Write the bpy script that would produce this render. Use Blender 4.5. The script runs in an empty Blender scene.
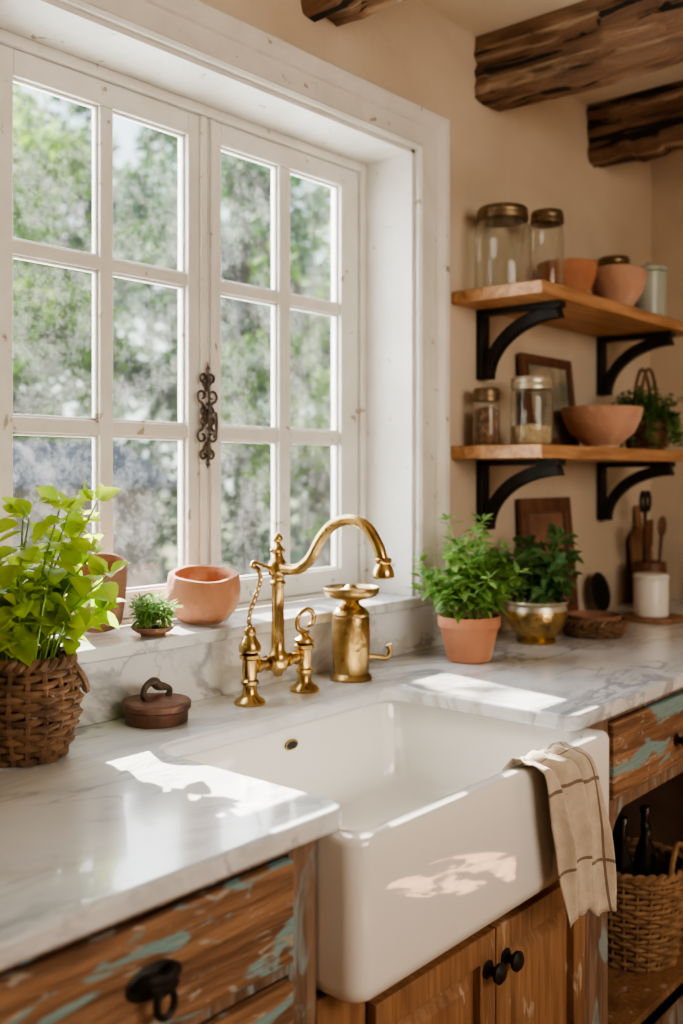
import bpy, math, random
from mathutils import Vector, Matrix, noise
random.seed(7)
R=random.uniform
pi=math.pi
CT=0.92      # worktop height
CZ=1.42      # camera height
SILL=1.075
WY=1.70      # window wall inner face

# ------------------------------------------------------------ materials
def mat(name,c1,c2=None,scale=5,stretch=(1,1,1),lo=.35,hi=.65,c3=None,s3=3,st3=(1,1,1),lo3=.55,hi3=.6,
        c4=None,s4=6,lo4=.6,hi4=.65,
        rough=.5,metal=0,bump=0,bscale=60,bstretch=None,coat=0,sub=0,trans=0,sheen=0,detail=6,dist=0.0,rvar=0):
    m=bpy.data.materials.new(name); m.use_nodes=True
    nt=m.node_tree; N=nt.nodes; L=nt.links
    b=N['Principled BSDF']; out=N['Material Output']
    b.inputs['Roughness'].default_value=rough; b.inputs['Metallic'].default_value=metal
    b.inputs['Coat Weight'].default_value=coat; b.inputs['Coat Roughness'].default_value=.03
    if sub: b.inputs['Subsurface Weight'].default_value=sub; b.inputs['Subsurface Radius'].default_value=(.02,.01,.006)
    if sheen: b.inputs['Sheen Weight'].default_value=sheen
    tc=N.new('ShaderNodeTexCoord')
    def noi(sc,st,det=detail,di=dist):
        mp=N.new('ShaderNodeMapping'); mp.inputs['Scale'].default_value=st
        L.new(tc.outputs['Object'],mp.inputs['Vector'])
        n=N.new('ShaderNodeTexNoise'); n.inputs['Scale'].default_value=sc; n.inputs['Detail'].default_value=det
        n.inputs['Distortion'].default_value=di
        L.new(mp.outputs['Vector'],n.inputs['Vector']); return n.outputs['Fac']
    def ramp(src,lo,hi):
        r=N.new('ShaderNodeMapRange'); r.inputs['From Min'].default_value=lo; r.inputs['From Max'].default_value=hi
        L.new(src,r.inputs['Value']); return r.outputs['Result']
    def mix(f,a,bc):
        x=N.new('ShaderNodeMix'); x.data_type='RGBA'
        L.new(f,x.inputs[0])
        for s,v in ((x.inputs[6],a),(x.inputs[7],bc)):
            if isinstance(v,tuple): s.default_value=(*v,1)
            else: L.new(v,s)
        return x.outputs[2]
    col=c1
    if c2: col=mix(ramp(noi(scale,stretch),lo,hi),c1,c2)
    if c3: col=mix(ramp(noi(s3,st3),lo3,hi3),col,c3)
    if c4: col=mix(ramp(noi(s4,st3),lo4,hi4),col,c4)
    if isinstance(col,tuple): b.inputs['Base Color'].default_value=(*col,1)
    else: L.new(col,b.inputs['Base Color'])
    if rvar:
        r=N.new('ShaderNodeMapRange'); L.new(noi(8,(1,1,1)),r.inputs['Value'])
        r.inputs['From Min'].default_value=.3; r.inputs['From Max'].default_value=.7
        r.inputs['To Min'].default_value=max(0.02,rough-rvar); r.inputs['To Max'].default_value=rough+rvar
        L.new(r.outputs['Result'],b.inputs['Roughness'])
    if bump:
        bn=N.new('ShaderNodeBump'); bn.inputs['Strength'].default_value=bump; bn.inputs['Distance'].default_value=.01
        L.new(noi(bscale,bstretch or (1,1,1)),bn.inputs['Height']); L.new(bn.outputs['Normal'],b.inputs['Normal'])
    if trans:
        t=N.new('ShaderNodeBsdfTranslucent'); 
        if isinstance(col,tuple): t.inputs['Color'].default_value=(*col,1)
        else: L.new(col,t.inputs['Color'])
        ms=N.new('ShaderNodeMixShader'); ms.inputs[0].default_value=trans
        L.new(b.outputs[0],ms.inputs[1]); L.new(t.outputs[0],ms.inputs[2]); L.new(ms.outputs[0],out.inputs['Surface'])
    return m

def glass_mat(name,tint=(1,1,1),edge=.5,dust=0.0,rough=.03,dscale=14,base=.12,dmin=.25,dmax=3):
    m=bpy.data.materials.new(name); m.use_nodes=True
    nt=m.node_tree; N=nt.nodes; L=nt.links; N.remove(N['Principled BSDF']); out=N['Material Output']
    tr=N.new('ShaderNodeBsdfTransparent'); tr.inputs[0].default_value=(*tint,1)
    gl=N.new('ShaderNodeBsdfGlossy'); gl.inputs['Roughness'].default_value=rough
    lw=N.new('ShaderNodeLayerWeight'); lw.inputs['Blend'].default_value=edge
    mr=N.new('ShaderNodeMapRange'); mr.inputs['To Min'].default_value=base; mr.inputs['To Max'].default_value=.85
    L.new(lw.outputs['Facing'],mr.inputs['Value'])
    pw=N.new('ShaderNodeMath'); pw.operation='POWER'; pw.inputs[1].default_value=2.4; L.new(mr.outputs[0],pw.inputs[0])
    mx=N.new('ShaderNodeMixShader'); L.new(pw.outputs[0],mx.inputs[0]); L.new(tr.outputs[0],mx.inputs[1]); L.new(gl.outputs[0],mx.inputs[2])
    last=mx
    if dust:
        tl=N.new('ShaderNodeBsdfTranslucent'); tl.inputs[0].default_value=(.95,.95,.92,1)
        tc=N.new('ShaderNodeTexCoord'); n=N.new('ShaderNodeTexNoise'); n.inputs['Scale'].default_value=dscale; n.inputs['Detail'].default_value=12
        n.inputs['Roughness'].default_value=.85
        L.new(tc.outputs['Object'],n.inputs['Vector'])
        r=N.new('ShaderNodeMapRange'); r.inputs['From Min'].default_value=.45; r.inputs['From Max'].default_value=.75
        r.inputs['To Min'].default_value=dust*dmin; r.inputs['To Max'].default_value=dust*dmax
        L.new(n.outputs['Fac'],r.inputs['Value'])
        m2=N.new('ShaderNodeMixShader'); L.new(r.outputs[0],m2.inputs[0]); L.new(mx.outputs[0],m2.inputs[1]); L.new(tl.outputs[0],m2.inputs[2]); last=m2
    L.new(last.outputs[0],out.inputs['Surface'])
    return m

def marble_mat():
    m=mat('marble',(.73,.74,.75),(.57,.59,.62),scale=2.0,stretch=(1,2,1),lo=.45,hi=.72,rough=.2,coat=.25,dist=1.0,detail=5)
    nt=m.node_tree; N=nt.nodes; L=nt.links; b=N['Principled BSDF']
    prev=b.inputs['Base Color'].links[0].from_socket
    tc=N.new('ShaderNodeTexCoord')
    def vein(sc,di,w,rot,ms,off,st):
        mp=N.new('ShaderNodeMapping'); mp.inputs['Rotation'].default_value=rot; mp.inputs['Scale'].default_value=(1,2.6,1.6); mp.inputs['Location'].default_value=off
        L.new(tc.outputs['Object'],mp.inputs[0])
        n=N.new('ShaderNodeTexNoise'); n.inputs['Scale'].default_value=sc; n.inputs['Detail'].default_value=6; n.inputs['Distortion'].default_value=di
        n.inputs['Roughness'].default_value=.58
        L.new(mp.outputs[0],n.inputs['Vector'])
        s=N.new('ShaderNodeMath'); s.operation='SUBTRACT'; s.inputs[1].default_value=.5; L.new(n.outputs['Fac'],s.inputs[0])
        a=N.new('ShaderNodeMath'); a.operation='ABSOLUTE'; L.new(s.outputs[0],a.inputs[0])
        r=N.new('ShaderNodeMapRange'); r.interpolation_type='SMOOTHSTEP'; r.inputs['From Min'].default_value=0; r.inputs['From Max'].default_value=w
        r.inputs['To Min'].default_value=st; r.inputs['To Max'].default_value=0; L.new(a.outputs[0],r.inputs['Value'])
        n2=N.new('ShaderNodeTexNoise'); n2.inputs['Scale'].default_value=ms; L.new(mp.outputs[0],n2.inputs['Vector'])
        r2=N.new('ShaderNodeMapRange'); r2.inputs['From Min'].default_value=.40; r2.inputs['From Max'].default_value=.58; L.new(n2.outputs['Fac'],r2.inputs['Value'])
        mu=N.new('ShaderNodeMath'); mu.operation='MULTIPLY'; L.new(r.outputs[0],mu.inputs[0]); L.new(r2.outputs[0],mu.inputs[1]); return mu.outputs[0]
    for sc,di,w,rot,ms,off,c,st in ((1.3,.7,.034,(0.3,0,.7),1.6,(0,0,0),(.31,.32,.35),.85),(2.5,.7,.022,(0,.3,.5),2.0,(3,1,2),(.36,.36,.38),.7),(1.6,.5,.05,(.2,0,.9),1.4,(7,4,1),(.47,.45,.42),.75)):
        x=N.new('ShaderNodeMix'); x.data_type='RGBA'; L.new(vein(sc,di,w,rot,ms,off,st),x.inputs[0]); L.new(prev,x.inputs[6]); x.inputs[7].default_value=(*c,1); prev=x.outputs[2]
    L.new(prev,b.inputs['Base Color'])
    return m

def stripe_cloth():
    m=mat('linen',(.56,.47,.365),(.48,.395,.30),scale=40,rough=.95,bump=.3,bscale=300,sheen=.2)
    nt=m.node_tree; N=nt.nodes; L=nt.links; b=N['Principled BSDF']; prev=b.inputs['Base Color'].links[0].from_socket
    uv=N.new('ShaderNodeUVMap'); sp=N.new('ShaderNodeSeparateXYZ'); L.new(uv.outputs[0],sp.inputs[0])
    def stripe(o,mul,off,w):
        a=N.new('ShaderNodeMath'); a.operation='MULTIPLY_ADD'; a.inputs[1].default_value=mul; a.inputs[2].default_value=off; L.new(o,a.inputs[0])
        f=N.new('ShaderNodeMath'); f.operation='FRACT'; L.new(a.outputs[0],f.inputs[0])
        l=N.new('ShaderNodeMath'); l.operation='LESS_THAN'; l.inputs[1].default_value=w; L.new(f.outputs[0],l.inputs[0]); return l.outputs[0]
    s1=stripe(sp.outputs[0],3.0,.3,.05); s2=stripe(sp.outputs[1],4.0,.1,.045)
    mx=N.new('ShaderNodeMath'); mx.operation='MAXIMUM'; L.new(s1,mx.inputs[0]); L.new(s2,mx.inputs[1])
    mu=N.new('ShaderNodeMath'); mu.operation='MULTIPLY'; mu.inputs[1].default_value=.8; L.new(mx.outputs[0],mu.inputs[0])
    x=N.new('ShaderNodeMix'); x.data_type='RGBA'; L.new(mu.outputs[0],x.inputs[0]); L.new(prev,x.inputs[6]); x.inputs[7].default_value=(.11,.06,.04,1)
    L.new(x.outputs[2],b.inputs['Base Color']); return m

PLASTER=mat('plaster',(.53,.425,.31),(.64,.535,.41),scale=1.6,rough=.9,bump=.6,bscale=6,dist=.6)
CEIL=mat('ceiling_plaster',(.66,.57,.45),(.72,.63,.51),scale=2,rough=.9,bump=.2,bscale=12)
WHITE=mat('white_paint',(.75,.72,.67),(.67,.64,.58),scale=9,rough=.42,bump=.25,bscale=25,c3=(.36,.29,.22),s3=22,lo3=.66,hi3=.71,dist=.5)
MARBLE=marble_mat()
CERAMIC=mat('sink_ceramic',(.86,.84,.80),rough=.05,coat=1.0)
BEAM=mat('beam_wood',(.11,.055,.030),(.25,.14,.08),scale=4,stretch=(3.2,.8,3.2),rough=.85,bump=1,bscale=9,bstretch=(4,.9,4),c3=(.012,.007,.005),s3=3.0,st3=(7,.45,7),lo3=.58,hi3=.60,c4=(.44,.31,.20),s4=2.4,lo4=.58,hi4=.68,dist=1.0,detail=13)
SHELFW=mat('shelf_wood',(.33,.155,.065),(.52,.285,.135),scale=5,stretch=(.8,9,9),rough=.45,bump=.2,bscale=12,bstretch=(.8,8,8),dist=.6)
CABW=mat('weathered_cabinet_wood',(.145,.072,.038),(.32,.175,.092),scale=4,stretch=(.7,8,9),rough=.62,bump=.6,bscale=9,bstretch=(.8,6,10),
         c3=(.20,.31,.31),s3=6.0,st3=(.75,1,2.2),lo3=.56,hi3=.60,c4=(.36,.31,.25),s4=19,lo4=.61,hi4=.66,dist=1.3,detail=15)
CABV=mat('cabinet_frame_wood',(.12,.070,.044),(.25,.155,.10),scale=5,stretch=(8,8,.8),rough=.65,bump=.5,bscale=12,bstretch=(7,7,.9),
         c3=(.22,.27,.27),s3=9,st3=(2,2,.6),lo3=.57,hi3=.64,dist=.8,detail=12)
DOORW=mat('door_wood',(.19,.092,.043),(.34,.18,.088),scale=7,stretch=(12,12,.8),lo=.3,hi=.7,rough=.42,bump=.08,bscale=20,bstretch=(6,6,.6),dist=.5,c3=(.10,.046,.023),s3=4,st3=(2,2,.8),lo3=.50,hi3=.75,detail=10,c4=(.42,.33,.24),s4=18,lo4=.64,hi4=.70)
DARKW=mat('dark_wood',(.09,.035,.018),(.17,.07,.035),scale=6,stretch=(6,6,1),rough=.5,bump=.2)
MIDW=mat('utensil_wood',(.19,.09,.045),(.31,.155,.08),scale=6,stretch=(6,6,1),rough=.6)
INNER=mat('cabinet_inside',(.10,.055,.03),(.15,.085,.05),scale=6,rough=.8)
BRASS=mat('aged_brass',(.60,.41,.17),(.30,.195,.09),scale=18,lo=.42,hi=.74,rough=.25,metal=1,rvar=.10,c3=(.13,.085,.045),s3=36,lo3=.60,hi3=.72)
BRASSD=mat('hammered_brass',(.50,.34,.14),(.23,.15,.07),scale=14,lo=.4,hi=.68,rough=.34,metal=1,rvar=.12,bump=.3,bscale=40,c3=(.10,.07,.04),s3=24,lo3=.60,hi3=.74)
SILV=mat('worn_silvered_rim',(.66,.62,.52),(.50,.44,.32),scale=20,rough=.35,metal=.7)
IRON=mat('black_iron',(.016,.014,.013),(.03,.025,.022),scale=20,rough=.5,metal=.6,bump=.2,bscale=60)
RUST=mat('rusty_iron',(.045,.033,.026),(.11,.075,.052),scale=30,rough=.6,metal=.5,bump=.4)
TERRA=mat('terracotta',(.42,.17,.085),(.53,.245,.135),scale=7,rough=.85,bump=.3,bscale=50,c3=(.60,.42,.32),s3=9,lo3=.56,hi3=.78)
TERRAD=mat('terracotta_rough',(.33,.14,.075),(.48,.235,.135),scale=5,rough=.85,bump=.8,bscale=30,c3=(.58,.40,.29),s3=9,lo3=.52,hi3=.68,detail=12)
TERRAP=mat('terracotta_pale',(.48,.26,.17),(.60,.36,.25),scale=5,rough=.85,bump=.5,bscale=30,c3=(.66,.48,.37),s3=7,lo3=.50,hi3=.70,detail=10)
TERRAO=mat('terracotta_old',(.22,.11,.07),(.36,.19,.12),scale=6,rough=.85,bump=.5,bscale=40,c3=(.13,.075,.05),s3=6,lo3=.5,hi3=.7)
OXB=mat('rusty_brown_iron',(.13,.055,.035),(.20,.095,.06),scale=12,rough=.55,metal=.2,bump=.25,c3=(.07,.035,.025),s3=9,lo3=.52,hi3=.66)
SOIL=mat('soil',(.04,.025,.015),(.09,.055,.03),scale=40,rough=1,bump=1,bscale=80)
LEAFL=mat('basil_leaf',(.25,.43,.030),(.52,.62,.075),scale=14,rough=.4,trans=.58)
LEAFM=mat('herb_leaf',(.12,.26,.055),(.28,.44,.12),scale=16,rough=.45,trans=.45)
LEAFD=mat('dark_leaf',(.06,.15,.045),(.16,.28,.09),scale=18,rough=.45,trans=.35)
STEM=mat('stem_green',(.22,.36,.08),rough=.5)
WICK=mat('wicker',(.19,.10,.045),(.33,.19,.09),scale=30,rough=.7,bump=.3,bscale=120)
WICKD=mat('wicker_dark',(.10,.050,.026),(.23,.125,.062),scale=30,rough=.6,bump=.3,bscale=120)
GLASSW=glass_mat('window_glass',dust=.012,edge=.3,dscale=11,dmin=.25,dmax=3.4)
GLASSJ=glass_mat('jar_glass',tint=(.95,.965,.94),edge=.62,dust=.004,dscale=30,rough=.02,base=.2)
LIDM=mat('bronze_lid',(.26,.18,.10),(.16,.115,.07),scale=20,rough=.4,metal=.9)
WAX=mat('glazed_white',(.78,.74,.67),rough=.35,sub=.1)
PALEC=mat('pale_celadon',(.36,.40,.33),(.47,.49,.40),scale=8,rough=.3)
GRAIN=mat('oats',(.55,.40,.22),(.75,.60,.40),scale=60,rough=.9,bump=1,bscale=140)
SPICE=mat('dried_spice',(.14,.07,.04),(.30,.17,.09),scale=60,rough=.9,bump=1,bscale=140)
PICT=mat('old_print',(.16,.13,.10),(.44,.37,.27),scale=9,rough=.6,c3=(.15,.18,.12),s3=6,lo3=.5,hi3=.60)
PICT2=mat('brown_print',(.15,.07,.04),(.28,.15,.09),scale=8,rough=.6)
LINEN=stripe_cloth()
FLOORM=mat('floor_boards',(.25,.14,.07),(.36,.21,.11),scale=4,stretch=(.8,8,1),rough=.5,bump=.15)
BOTTLE=mat('dark_glass_bottle',(.012,.012,.012),rough=.15,coat=.4)
GRASS=mat('grass',(.025,.065,.008),(.07,.12,.018),scale=1.5,rough=1,c3=(.13,.10,.06),s3=.4,lo3=.52,hi3=.6)
TL1=mat('tree_leaf_light',(.10,.25,.012),(.27,.40,.03),scale=1.0,rough=.8,trans=.5)
TL2=mat('tree_leaf_green',(.018,.095,.020),(.07,.19,.032),scale=1.0,rough=.8,trans=.4)
BARK=mat('bark',(.04,.028,.02),(.08,.058,.04),scale=5,stretch=(3,3,.6),rough=.95,bump=.8,bscale=10)
SLATE=mat('slate_roof',(.015,.02,.03),(.035,.04,.055),scale=6,rough=.95)
SHEDW=mat('shed_boards',(.06,.045,.035),(.11,.085,.065),scale=6,stretch=(6,6,.6),rough=.8)
STONE=mat('stone_white',(.45,.42,.37),(.55,.52,.46),scale=5,rough=.8)
HOLE=mat('dark_void',(.01,.01,.01),rough=.8)

# ------------------------------------------------------------ mesh builder
def catmull(pts,n=6):
    pts=[Vector(p) for p in pts]; out=[]
    P=[pts[0]*2-pts[1]]+pts+[pts[-1]*2-pts[-2]]
    for i in range(1,len(P)-2):
        a,b,c,d=P[i-1],P[i],P[i+1],P[i+2]
        for j in range(n):
            t=j/n
            out.append(.5*((2*b)+(c-a)*t+(2*a-5*b+4*c-d)*t*t+(3*b-a-3*c+d)*t**3))
    out.append(pts[-1]); return out
def lerpl(vals,n):
    out=[]
    for i in range(n):
        t=i/(n-1)*(len(vals)-1); k=min(int(t),len(vals)-2); out.append(vals[k]+(vals[k+1]-vals[k])*(t-k))
    return out
class MB:
    def __init__(s): s.v=[];s.f=[];s.m=[];s.uv=None
    def n(s): return len(s.v)
    def xf(s,M,start=0):
        for i in range(start,len(s.v)): s.v[i]=M@Vector(s.v[i])
        return s
    def face(s,idx,m=0): s.f.append(tuple(idx)); s.m.append(m)
    def box(s,x0,x1,y0,y1,z0,z1,m=0):
        b=len(s.v)
        s.v+=[Vector(p) for p in ((x0,y0,z0),(x1,y0,z0),(x1,y1,z0),(x0,y1,z0),(x0,y0,z1),(x1,y0,z1),(x1,y1,z1),(x0,y1,z1))]
        for q in ((0,3,2,1),(4,5,6,7),(0,1,5,4),(1,2,6,5),(2,3,7,6),(3,0,4,7)): s.face([b+i for i in q],m)
        return s
    def loops(s,loops,c0=True,c1=True,closed=True,m=0):
        b=len(s.v); n=len(loops[0])
        for l in loops: s.v+=[Vector(p) for p in l]
        for i in range(len(loops)-1):
            for j in range(n if closed else n-1):
                k=(j+1)%n
                s.face((b+i*n+j,b+i*n+k,b+(i+1)*n+k,b+(i+1)*n+j),m)
        if c0: s.face([b+j for j in reversed(range(n))],m)
        if c1: s.face([b+(len(loops)-1)*n+j for j in range(n)],m)
        return s
    def lathe(s,prof,cx=0,cy=0,cz=0,n=32,m=0,c0=True,c1=True):
        L=[[(cx+r*math.cos(2*pi*j/n),cy+r*math.sin(2*pi*j/n),cz+z) for j in range(n)] for r,z in prof]
        return s.loops(L,c0,c1,True,m)
    def tube(s,pts,rad,n=8,closed=False,m=0,flat=1.0):
        pts=[Vector(p) for p in pts]; k=len(pts)
        if not isinstance(rad,(list,tuple)): rad=[rad]*k
        elif len(rad)!=k: rad=lerpl(list(rad),k)
        L=[]; prev=None
        for i,p in enumerate(pts):
            if closed: t=(pts[(i+1)%k]-pts[i-1])
            else: t=(pts[min(i+1,k-1)]-pts[max(i-1,0)])
            if t.length<1e-9: t=Vector((0,0,1))
            t.normalize()
            if prev is None:
                u=t.orthogonal().normalized()
            else:
                u=prev-t*prev.dot(t)
                u=u.normalized() if u.length>1e-6 else t.orthogonal().normalized()
            prev=u; w=t.cross(u)
            L.append([p+rad[i]*(math.cos(2*pi*j/n)*u+flat*math.sin(2*pi*j/n)*w) for j in range(n)])
        if closed:
            b=len(s.v)
            for l in L: s.v+=l
            for i in range(k):
                i2=(i+1)%k
                for j in range(n):
                    j2=(j+1)%n; s.face((b+i*n+j,b+i*n+j2,b+i2*n+j2,b+i2*n+j),m)
        else: s.loops(L,True,True,True,m)
        return s
    def grid(s,rows,m=0):
        b=len(s.v); n=len(rows[0])
        for r in rows: s.v+=[Vector(p) for p in r]
        for i in range(len(rows)-1):
            for j in range(n-1): s.face((b+i*n+j,b+i*n+j+1,b+(i+1)*n+j+1,b+(i+1)*n+j),m)
        return s
    def leaf(s,p,d,up,L,W,droop=.3,m=0):
        p=Vector(p); d=Vector(d).normalized(); up=Vector(up)
        w=d.cross(up)
        if w.length<1e-4: w=d.orthogonal()
        w.normalize(); up=w.cross(d).normalized()
        b=len(s.v); prof=((0,.05),(.12,.30),(.32,.5),(.55,.47),(.8,.27),(1,0.01))
        for t,wd in prof:
            c=p+d*L*t-up*(droop*L*t*t)
            s.v+=[c+w*W*wd+up*W*.14*wd*2,c,c-w*W*wd+up*W*.14*wd*2]
        for i in range(5):
            a=b+i*3; s.face((a,a+1,a+4,a+3),m); s.face((a+1,a+2,a+5,a+4),m)
        return s
    def make(s,name,mats,parent=None,loc=(0,0,0),rot=(0,0,0),smooth=True,angle=38,bevel=0,solid=0,seg=2,subs=0,**props):
        me=bpy.data.meshes.new(name); me.from_pydata([tuple(v) for v in s.v],[],s.f)
        if not isinstance(mats,(list,tuple)): mats=[mats]
        for mm in mats: me.materials.append(mm)
        me.polygons.foreach_set('material_index',s.m)
        if s.uv:
            ul=me.uv_layers.new(name='UVMap')
            for lp in me.loops: ul.data[lp.index].uv=s.uv[lp.vertex_index]
        me.update()
        if smooth:
            me.shade_smooth(); me.set_sharp_from_angle(angle=math.radians(angle))
        o=bpy.data.objects.new(name,me); bpy.context.scene.collection.objects.link(o)
        o.location=loc; o.rotation_euler=rot
        if parent: o.parent=parent
        if solid:
            md=o.modifiers.new('Solid','SOLIDIFY'); md.thickness=solid; md.offset=0
        if bevel:
            md=o.modifiers.new('Bevel','BEVEL'); md.width=bevel; md.segments=seg; md.limit_method='ANGLE'; md.angle_limit=math.radians(40)
        if subs:
            md=o.modifiers.new('Sub','SUBSURF'); md.levels=subs; md.render_levels=subs
        for k,v in props.items(): o[k]=v
        return o
def thing(name,label,category,loc=(0,0,0),rot=(0,0,0),**props):
    e=bpy.data.objects.new(name,None); e.empty_display_size=.05
    bpy.context.scene.collection.objects.link(e); e.location=loc; e.rotation_euler=rot
    if label: e['label']=label
    if category: e['category']=category
    for k,v in props.items(): e[k]=v
    return e
def rr(x0,x1,y0,y1,r,z,n=8):
    P=[]
    for cx,cy,a0 in ((x1-r,y1-r,0),(x0+r,y1-r,pi/2),(x0+r,y0+r,pi),(x1-r,y0+r,1.5*pi)):
        for i in range(n+1):
            a=a0+pi/2*i/n; P.append((cx+r*math.cos(a),cy+r*math.sin(a),z))
    return P

# ------------------------------------------------------------ room shell
EX=3.95; WX=-1.8; SY=-2.6; CH=2.78
ox0,ox1,oz0,oz1=.955,2.31,1.05,2.35
w=MB()
w.box(WX,ox0,WY,2.0,0,CH); w.box(ox1,EX,WY,2.0,0,CH); w.box(ox0,ox1,WY,2.0,0,oz0); w.box(ox0,ox1,WY,2.0,oz1,CH)
w.make('wall_north',PLASTER,kind='structure',label='cream plaster wall with a deep window opening')
MB().box(EX,EX+.15,SY-.15,2.0,0,CH).make('wall_east',PLASTER,kind='structure',label='cream plaster end wall')
MB().box(WX-.15,WX,SY-.15,2.0,0,CH).make('wall_west',PLASTER,kind='structure')
MB().box(WX,EX,SY-.15,SY,0,CH).make('wall_south',PLASTER,kind='structure')
MB().box(WX-.15,EX+.15,SY-.15,2.0,-.1,0).make('floor',FLOORM,kind='structure',label='brown wooden floor')
MB().box(WX-.15,EX+.15,SY-.15,2.0,CH,CH+.15).make('ceiling',CEIL,kind='structure',label='cream plaster ceiling between beams')

prof=[(0,0),(0,.016),(.008,.024),(.018,.016),(.075,.016),(.080,.024),(.090,.028),(.102,.040),(.118,.042),(.128,.032),(.128,0)]
def station(kind):
    out=[]
    for wd,p in prof:
        y=WY-p; ws=wd*.9
        if kind==0: out.append((ox0-wd,y,SILL))
        if kind==1: out.append((ox0-wd,y,oz1+ws))
        if kind==2: out.append((ox1+wd,y,oz1+ws))
        if kind==3: out.append((ox1+wd,y,SILL))
    return out
c=MB(); c.loops([station(0),station(1),station(2),station(3)],True,True,True)
c.make('trim_1',WHITE,kind='structure',label='white moulded window casing',angle=25)
c=MB(); c.box(ox0,ox0+.012,WY-.001,1.95,SILL,oz1); c.box(ox1-.012,ox1,WY-.001,1.95,SILL,oz1); c.box(ox0,ox1,WY-.001,1.95,oz1-.012,oz1)
c.make('trim_2',WHITE,kind='structure',label='white painted board lining the window reveal')
# window
win=thing('window_1','white multi-pane casement window with iron latch',None,kind='structure')
del_y0,del_y1=1.875,1.915
f=MB(); fy0,fy1=1.865,1.94
f.box(ox0+.012,1.058,fy0,fy1,SILL,oz1-.012); f.box(2.274,ox1-.012,fy0,fy1,SILL,oz1-.012)
f.box(1.058,2.274,fy0,fy1,2.312,oz1-.012); f.box(1.058,2.274,fy0,fy1,SILL,SILL+.012)
f.make('frame',WHITE,win,bevel=.004)
rows=[(1.15,1.51),(1.543,1.883),(1.914,2.255)]
def sash(x0,x1,gl):
    s=MB(); y0,y1=del_y0,del_y1; zb,zt=1.09,2.31
    s.box(x0,gl[0][0],y0,y1,zb,zt); s.box(gl[-1][1],x1,y0,y1,zb,zt)
    s.box(gl[0][0],gl[-1][1],y0,y1,zb,rows[0][0]); s.box(gl[0][0],gl[-1][1],y0,y1,rows[-1][1],zt)
    s.box(gl[0][1],gl[1][0],y0+.004,y1-.004,rows[0][0],rows[-1][1])
    for a,b in ((rows[0][1],rows[1][0]),(rows[1][1],rows[2][0])):
        for g in gl: s.box(g[0],g[1],y0+.005,y1-.005,a,b)
    for g in gl:
        for r in rows:
            for q in ((g[0],g[0]+.006,r[0],r[1]),(g[1]-.006,g[1],r[0],r[1]),(g[0]+.006,g[1]-.006,r[0],r[0]+.006),(g[0]+.006,g[1]-.006,r[1]-.006,r[1])):
                s.box(q[0],q[1],y0+.013,y1-.013,q[2],q[3])
    o=s.make('sash',WHITE,win,bevel=.0025)
    g=MB(); g.box(gl[0][0],gl[-1][1],1.894,1.896,rows[0][0],rows[-1][1]); g.make('glass',GLASSW,o)
    return o
sash(1.060,1.677,[(1.1415,1.362),(1.398,1.618)])
sash(1.682,2.272,[(1.727,1.942),(1.985,2.195)])
a=MB(); a.box(1.652,1.672,1.866,1.8745,1.09,2.31); a.box(1.686,1.70,1.868,1.8745,1.09,2.31); a.make('meeting_strip',WHITE,win,bevel=.003)
h=MB(); hy=1.858; hx=1.666; zc0=1.565
h.tube(catmull([(hx,hy,zc0-.13),(hx,hy-.004,zc0-.06),(hx,hy-.008,zc0),(hx,hy-.004,zc0+.06),(hx,hy,zc0+.135)],8),[.0015,.005,.003,.006,.003,.005,.0015],8)
for zc,sg,sc in ((.046,1,1.2),(-.046,-1,1.2),(.092,1,.85),(-.092,-1,.85),(.010,1,.8),(-.010,-1,.8)):
    for sx in (-1,1):
        pts=[(hx+sx*.001,hy+.002,zc0+zc-.034*sg*sc)]
        for i in range(14):
            t=i/13; ang=-pi/2+t*2*pi*1.05; rad=.0145*sc*(1-.68*t)
            pts.append((hx+sx*(.014*sc+rad*math.cos(ang)),hy+.002,zc0+zc+sg*(rad*math.sin(ang)+.004)))
        h.tube(catmull(pts,2),[.0038,.0034,.0028,.0022],6)
for s in (-1,1):
    for q_ in (.118,.070,.030):
        h.lathe([(.001,-.007),(.006,0),(.001,.007)],hx,hy-.002,zc0+s*q_,10)
h.tube([(hx,hy,zc0),(hx,hy-.026,zc0)],.005,8)
h.tube(catmull([(hx,hy-.026,zc0+.008),(hx,hy-.030,zc0-.01),(hx+.003,hy-.028,zc0-.035),(hx,hy-.026,zc0-.055)],5),[.006,.005,.004,.006],8)
h.make('latch',RUST,win,label='ornate dark scrolled iron latch')

# sill + backsplash + worktop
MB().box(.78,2.455,1.662,1.866,SILL-.028,SILL-.0005).make('trim_3',MARBLE,kind='structure',label='grey veined white marble window sill',bevel=.004)
bs=MB().box(0.0,2.445,1.682,WY,CT,SILL-.0285).make('backsplash',MARBLE,bevel=.001,label='low white marble upstand behind the sink',category='backsplash')
def arc(cx,cy,r,a0,a1,n=8): return [(cx+r*math.cos(a0+(a1-a0)*i/n),cy+r*math.sin(a0+(a1-a0)*i/n)) for i in range(n+1)]
FY=.975; cx0,cx1,cyb=1.168,1.885,1.455
out=[(0,FY)]+arc(cx0-.04,FY+.04,.04,-pi/2,0)+[(p) for p in reversed(arc(cx0+.05,cyb-.05,.05,pi/2,pi))]+list(reversed(arc(cx1-.05,cyb-.05,.05,0,pi/2)))+arc(cx1+.035,FY+.035,.035,pi,1.5*pi)+[(EX-.001,FY),(EX-.001,WY-.001),(0,WY-.001)]
wt=MB(); TH=.035
wt.loops([[(x,y,CT-TH) for x,y in out],[(x,y,CT-.0005) for x,y in out]],True,True)
wt.make('worktop',MARBLE,bevel=.008,seg=3,label='grey veined white marble worktop around the sink',category='worktop')

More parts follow.
